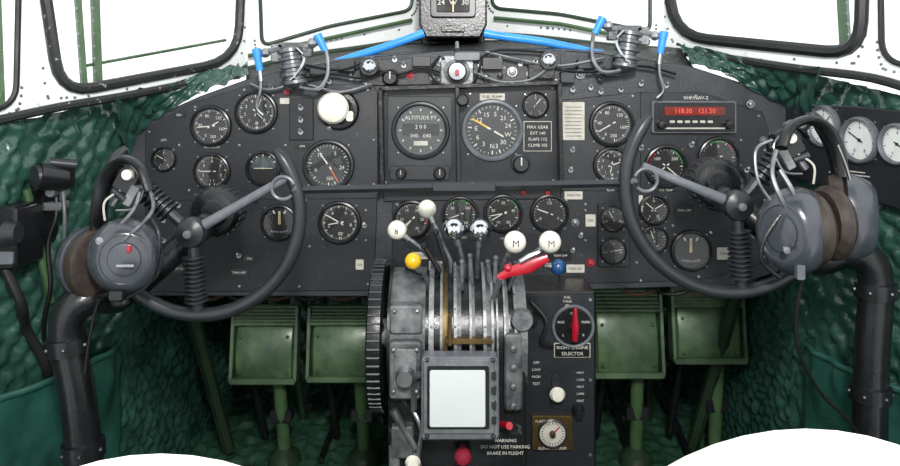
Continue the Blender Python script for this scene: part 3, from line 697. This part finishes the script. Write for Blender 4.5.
def lever(name,xs,k,y,col,r,rodm=LEVM,label=None):
    b=MB(); ax=V((xs,-.2,.45)); K=at(y,*k)
    d=V((0,K.y+.2,K.z-.45)).normalized(); sfc=ax+d*.118
    b.tube([ax+d*.08,sfc,sfc.lerp(K,.45)+V((0,0,.004)),K],[.0045,.0045,.0036,.0036],rodm,10)
    dk=(K-sfc).normalized()
    b.cyl(K-dk*(r+.010),K-dk*(r*.8),.0055,SIL,.0065,12)
    b.sph(K,r,col,n=24)
    if label:
        vs,fs=textgeo(label); sz=r*.85
        b.add([K+V((p.x*sz,-math.sqrt(max(0,r*r-(p.x*sz)**2-(p.y*sz)**2))-.0008,p.y*sz)) for p in vs],fs,BLK)
    return b.done(name)
lever('propeller_lever',-.021,(397,230),-.22,WBALL,.0165,label='8')
lever('propeller_lever',.001,(427,209),-.17,WBALL,.0165)
lever('throttle_lever',.0245,(454,229),-.23,CHR,.0195)
lever('throttle_lever',.0465,(480,230),-.23,CHR,.0195)
lever('mixture_lever',.0815,(515,242),-.27,WBALL,.0185,label='M')
lever('mixture_lever',.0985,(550,242),-.27,WBALL,.0185,label='M')
lever('friction_lock_lever',-.037,(413,261),-.28,YEL,.0135)
lever('carburettor_heat_lever',.112,(558,267),-.2,BLU,.014)
b=MB(); P=[at(-.30,498,278),at(-.30,510,272),at(-.305,528,267),at(-.305,548,258)]
b.tube(P,[.005,.008,.011,.006],RED,12,flat=.5); b.cyl((.064,-.27,.50),at(-.30,500,278),.005,SIL,n=10)
b.tube([at(-.31,520,262),at(-.31,530,256),at(-.31,540,252)],[.004,.005,.003],SIL,8); b.sph(at(-.3,508,268),.007,RED,(1,1,1),14); b.done('fire_cutoff_handle')
b=MB()
for u0,v0,u1,v1 in ((408,268,432,278),(424,246,440,272),(436,232,447,268)):
    b.tube([at(-.25,u0,v0),at(-.235,u1,v1)],.0042,BLK,8); b.sph(at(-.25,u0,v0),.006,BLK,n=10)
for u0,v0,u1,v1 in ((488,262,490,292),(496,258,494,290),(520,262,508,290),(470,256,472,286),(462,262,462,290)):
    b.tube([at(-.26,u0,v0),at(-.255,u1,v1)],.0038,LEVM,8); b.sph(at(-.26,u0,v0),.005,LEVM,n=10)
b.done('lock_pin')
b=MB(); c=at(-.35,460,396); b.M=Matrix.Translation(c)@Matrix.Rotation(-.06,4,'X')
b.rbox((0,.005,0),(.118,.036,.124),GREY,.007,.003); b.rbox((-.002,-.014,.004),(.108,.004,.110),SIL,.004,.001); b.rbox((-.003,-.0160,.003),(.094,.002,.094),BLK,.003,.0005)
b.rbox((-.004,-.0175,.002),(.084,.002,.084),SCREEN,.003,.0005)
for i in range(4): b.rbox((.051,-.017,.036-i*.022),(.007,.005,.012),DGREY,.002,.0006)
b.tube([(-.06,.01,.03),(-.072,.02,.02),(-.072,.03,-.03)],.005,SIL,8)
for x in (-.05,.05):
    for z in (-.055,.058): b.lathe([(0,-.019),(.003,-.018),(.004,-.014)],DGREY,(x,0,z),8)
b.done('moving_map_display')
# ------------------------------------------------------------------ rudder pedals
def pedal(name,u0,u1,v0,v1,y=.2):
    s=(1.5+y)/750; x=((u0+u1)/2-450)*s; w=(u1-u0)*s; zt=EYE+(100-v0)*s; zb=EYE+(100-v1)*s; h=zt-zb
    b=MB(); b.M=Matrix.Translation((x,y,(zt+zb)/2))@Matrix.Rotation(-.16,4,'X')
    n=14; R0=[]
    for j in range(n+1):
        t=j/n; z=-h*.5+h*.78*t; yy=.006-.014*math.sin(math.pi*t)**.8
        R0.append((z,yy))
    vs=[];fs=[]
    for (z,yy) in R0:
        for xx,ye in ((-w*.46,.014),(-w*.42,.002),(-w*.3,-.002),(0,-.004),(w*.3,-.002),(w*.42,.002),(w*.46,.014)): vs.append((xx,yy+ye,z))
    for j in range(n):
        for k in range(6): fs.append([j*7+k,j*7+k+1,(j+1)*7+k+1,(j+1)*7+k])
    b.add(vs,fs,PEDAL)
    for k in range(6): b.cyl((-w*.5,-.004+k*.0022,h*.27+k*h*.045),(w*.5,-.004+k*.0022,h*.27+k*h*.045),.0055,PEDAL,n=12)
    for sx in (-1,1): b.rbox((sx*w*.49,.008,0),(.008,.034,h*1.0),PEDAL,.003)
    b.rbox((0,.002,-h*.49),(w*1.0,.026,.014),FGREEN,.004,.002)
    for sx in (-.36,.36):
        for z in (-.38,.1): b.sph((w*sx,-.008,h*z),.004,FGREEN,n=8)
    b.M=Matrix.Identity(4)
    b.cyl((x+w*.18,y+.02,zb+.02),(x+w*.22,y+.06,.03),.015,FGREEN,n=14)
    b.cyl((x-w*.28,y+.03,zb+.03),(x-w*.25,y+.16,.02),.009,BLK,n=12)
    b.rbox((x+w*.2,y+.045,zb*.55),(.05,.03,.03),BLK,.005)
    b.lathe([(.04,0),(.036,.02),(.018,.035)],DGREEN,(x+w*.22,y+.06,0),20,ax=(0,0,1))
    return b.done(name)
pedal('rudder_pedal',232,297,308,380); pedal('rudder_pedal',308,382,308,378)
pedal('rudder_pedal',592,662,292,374); pedal('rudder_pedal',672,744,290,360)
b=MB()
for x0,x1,z in ((-.60,-.12,.42),(.28,.64,.44)): b.cyl((x0,.36,z),(x1,.36,z),.013,DGREEN,n=14)
for x,dx in ((-.58,.1),(.63,-.1)): b.tube([(x,.14,.44),(x+dx*.5,.30,.01)],.015,DGREEN,6)
for x in (-.42,-.2,.36,.5): b.cyl((x,.36,.42),(x+.03,.5,.0),.010,DGREEN,n=10)
for x in (-.3,.42,.56): b.tube([(x,.24,.015),(x+.01,.4,.04),(x+.02,.7,.06)],.007,BLK,8)
b.rbox((-.33,.1,.475),(.5,.06,.03),WOOD,.004); b.rbox((.47,.1,.475),(.34,.06,.03),WOOD,.004)
for k in range(7):
    xx=-.55+.07*k; b.tube(smooth([(xx,.04,.48),(xx+.03,.05,.44),(xx+.08,.05,.445),(xx+.12,.05,.48)],5),.004,CABLE if k%2 else WOOD,6)
for k in range(4):
    xx=.34+.07*k; b.tube(smooth([(xx,.04,.48),(xx+.03,.05,.45),(xx+.08,.05,.455),(xx+.1,.05,.48)],5),.004,CABLE if k%2 else WOOD,6)
b.done('rudder_linkage')
# ------------------------------------------------------------------ side equipment
b=MB(); b.M=Matrix.Translation((wxL(-.19)+.035,-.19,.85-78*.00175))
b.rbox((-.01,.0,.0),(.04,.05,.04),BLK,.008,.003); b.cyl((.014,-.02,.0),(-.014,-.055,.008),.020,BLK,.024,24); b.lathe([(0,-.002),(.018,-.002),(.020,.004)],DGREY,(-.015,-.057,.008),20,ax=(.6,.8,0)); b.cyl((-.005,-.03,.03),(.03,-.01,.024),.009,DGREY)
b.lathe([(.0,-.01),(.008,-.01),(.010,0)],SIL,(.0,-.03,-.02),16)
b.tube(smooth([(0,-.02,-.02),(.006,-.03,-.06),(-.008,-.03,-.11),(-.004,-.03,-.18),(-.02,-.02,-.24),(-.03,0,-.30)],6),.004,CABLE,8); b.tube(smooth([(.012,-.02,-.02),(.02,-.03,-.06),(.014,-.02,-.11)],6),.003,GREY,8)
b.rbox((.0,-.02,-.045),(.032,.03,.014),WORNM,.004); b.rbox((-.03,.0,-.05),(.02,.05,.13),BLK,.005)
b.done('map_light')
b=MB(); y0=-.27; x0=wxL(y0)+.028  # black box with hose and strut, added in place of a dark wall recess
b.rbox((x0,y0,.63),(.045,.08,.10),BLK,.008,.004); b.cyl((x0+.01,y0-.045,.64),(x0+.03,y0-.045,.64),.02,DGREY,.016,20)
b.rbox((x0+.005,y0-.043,.60),(.03,.006,.02),GREY,.003); b.tube(smooth([(x0,y0-.03,.58),(x0+.02,y0-.02,.52),(x0+.005,y0+.02,.47),(x0+.02,y0+.05,.40),(x0+.03,y0+.08,.30)],6),.008,RUB,10)
b.tube([(x0,y0+.03,.70),(x0+.02,y0+.07,.50)],.007,FGREEN,8)
b.done('dark_recess_box')
A=V((.674,.0,0)); Bp=V((.755,-.27,0)); ex=(Bp-A).normalized(); ez=V((0,0,1)); ey=ez.cross(ex)
def sideM(t,z,off=0): 
    p=A.lerp(Bp,t)-ey*off; m=Matrix((ex,ey,ez)).transposed().to_4x4(); return Matrix.Translation((p.x,p.y,z))@m
L=(Bp-A).length
b=MB(); b.M=sideM(.5,0); zf=lambda t,v: EYE+(100-v)*(1.5-.27*t)/750
b.slab([(-L*.5,zf(0,176)),(L*.5,zf(1,212)),(L*.5,zf(1,112)),(L*.1,zf(.6,106)),(-L*.5,zf(0,104))],-.004,.012,PANEL2,.002)
for i in range(9): b.rbox((.02,-.006,zf(.5,170+i*3.2)),(.09 if i%2 else .07,.002,.0020),PAPER,.0004,.0001)
b.done('side_instrument_panel')
gauge('oxygen_pressure_gauge',0,0,0,30,nums=('0','5','10'),M=sideM(.36,zf(.36,126),.004),rr=.038,bez=GREY,face=DIALW,ink=BLK)
gauge('oxygen_flow_indicator',0,0,0,30,nums=('0','4','8'),needles=((-60,.8,WHT),),M=sideM(.655,zf(.66,140),.004),rr=.040,bez=GREY,face=DIALW,ink=BLK)
gauge('cabin_altitude_gauge',0,0,0,30,nums=('0','4','8'),needles=((120,.8,WHT),),M=sideM(.93,zf(.93,144),.004),rr=.034,bez=GREY,face=DIALW,ink=BLK)
b=MB()
for y,z in ((-.12,.62),(-.16,.58)): 
    x=wxR(y)-.03; b.rbox((x,y,z),(.02,.05,.06),BLK,.004); b.lathe([(0,-.02),(.01,-.018),(.012,0)],SIL,(x-.01,y-.025,z),14)
b.done('jack_box')
for sx,wf,nm in ((1,wxL,'map_pocket'),(-1,wxR,'map_pocket')):
    b=MB(); vs=[];na,nb=30,22
    for i in range(na+1):
        for j in range(nb+1):
            y=-.36+.32*i/na; t=j/nb; z=.06+.32*t
            bul=.02+.045*math.sin(math.pi*i/na)**.5*(.4+.6*t)+.012*noise.noise(V((y*20,z*14,1)))+.006*noise.noise(V((y*50,z*50,1)))
            vs.append((wf(y)+sx*bul,y,z))
    fs=[[k,k+1,k+nb+2,k+nb+1] for i in range(na) for j in range(nb) for k in (i*(nb+1)+j,)]
    b.add(vs,fs,GREENV); b.tube([vs[i*(nb+1)+nb] for i in range(na+1)],.006,GREENV,8); b.done(nm,180)
# ------------------------------------------------------------------ seats
def seat(name,x,top):
    b=MB(); a_,c_,b_=.23,.055,.25; z0=top-b_
    b.sph((x,-.90,z0),1,SEATW,(a_,c_,b_),40)
    b.tube([V((x+(a_+.002)*math.cos(t),-.90,z0+(b_+.002)*math.sin(t))) for t in [2*math.pi*k/60 for k in range(60)]],.005,SEATW,8,closed=True)
    b.rbox((x,-.74,.27),(.40,.36,.07),GREENV,.03,.012); b.rbox((x,-.74,.225),(.42,.38,.03),DGREY,.01)
    for dx in (-.17,.17):
        for dy in (-.9,-.6): b.cyl((x+dx,dy,.22),(x+dx*1.05,dy,.008),.014,SIL,n=14)
        b.cyl((x+dx*1.05,-.93,.022),(x+dx*1.05,-.56,.022),.014,DGREY,n=12)
    return b.done(name)
seat('pilot_seat',-.232,.560); seat('pilot_seat',.285,.580)
# ------------------------------------------------------------------ world, lights, camera
w=bpy.data.worlds.new('World'); sc.world=w; w.use_nodes=True; nt=w.node_tree
bg=nt.nodes['Background']; tc=nt.nodes.new('ShaderNodeTexCoord'); n=nt.nodes.new('ShaderNodeTexNoise'); n.inputs['Scale'].default_value=3
r=nt.nodes.new('ShaderNodeValToRGB'); r.color_ramp.elements[0].color=(.80,.88,.94,1); r.color_ramp.elements[1].color=(1,1,1,1)
r.color_ramp.elements[0].position=.3; r.color_ramp.elements[1].position=.6
nt.links.new(tc.outputs['Generated'],n.inputs['Vector']); nt.links.new(n.outputs['Fac'],r.inputs['Fac']); nt.links.new(r.outputs['Color'],bg.inputs['Color'])
bg.inputs['Strength'].default_value=1.55
def area(name,loc,target,size,power,col=(1,1,1)):
    l=bpy.data.lights.new(name,'AREA'); l.energy=power; l.size=size; l.color=col
    o=bpy.data.objects.new(name,l); o.location=loc; o.rotation_euler=(V(target)-V(loc)).to_track_quat('-Z','Y').to_euler(); sc.collection.objects.link(o)
area('flash_fill_light',(.1,-1.75,1.45),(0,0,.5),.2,32,(1,.98,.95))  # added lamp behind the camera, stands in for flash and fills the cabin
cam=bpy.data.cameras.new('camera'); co=bpy.data.objects.new('camera',cam); sc.collection.objects.link(co)
co.location=(0,-1.5,EYE); co.rotation_euler=(math.radians(90),0,0)
cam.sensor_width=36; cam.lens=30; cam.shift_y=-133/900; cam.clip_start=.05
sc.camera=co
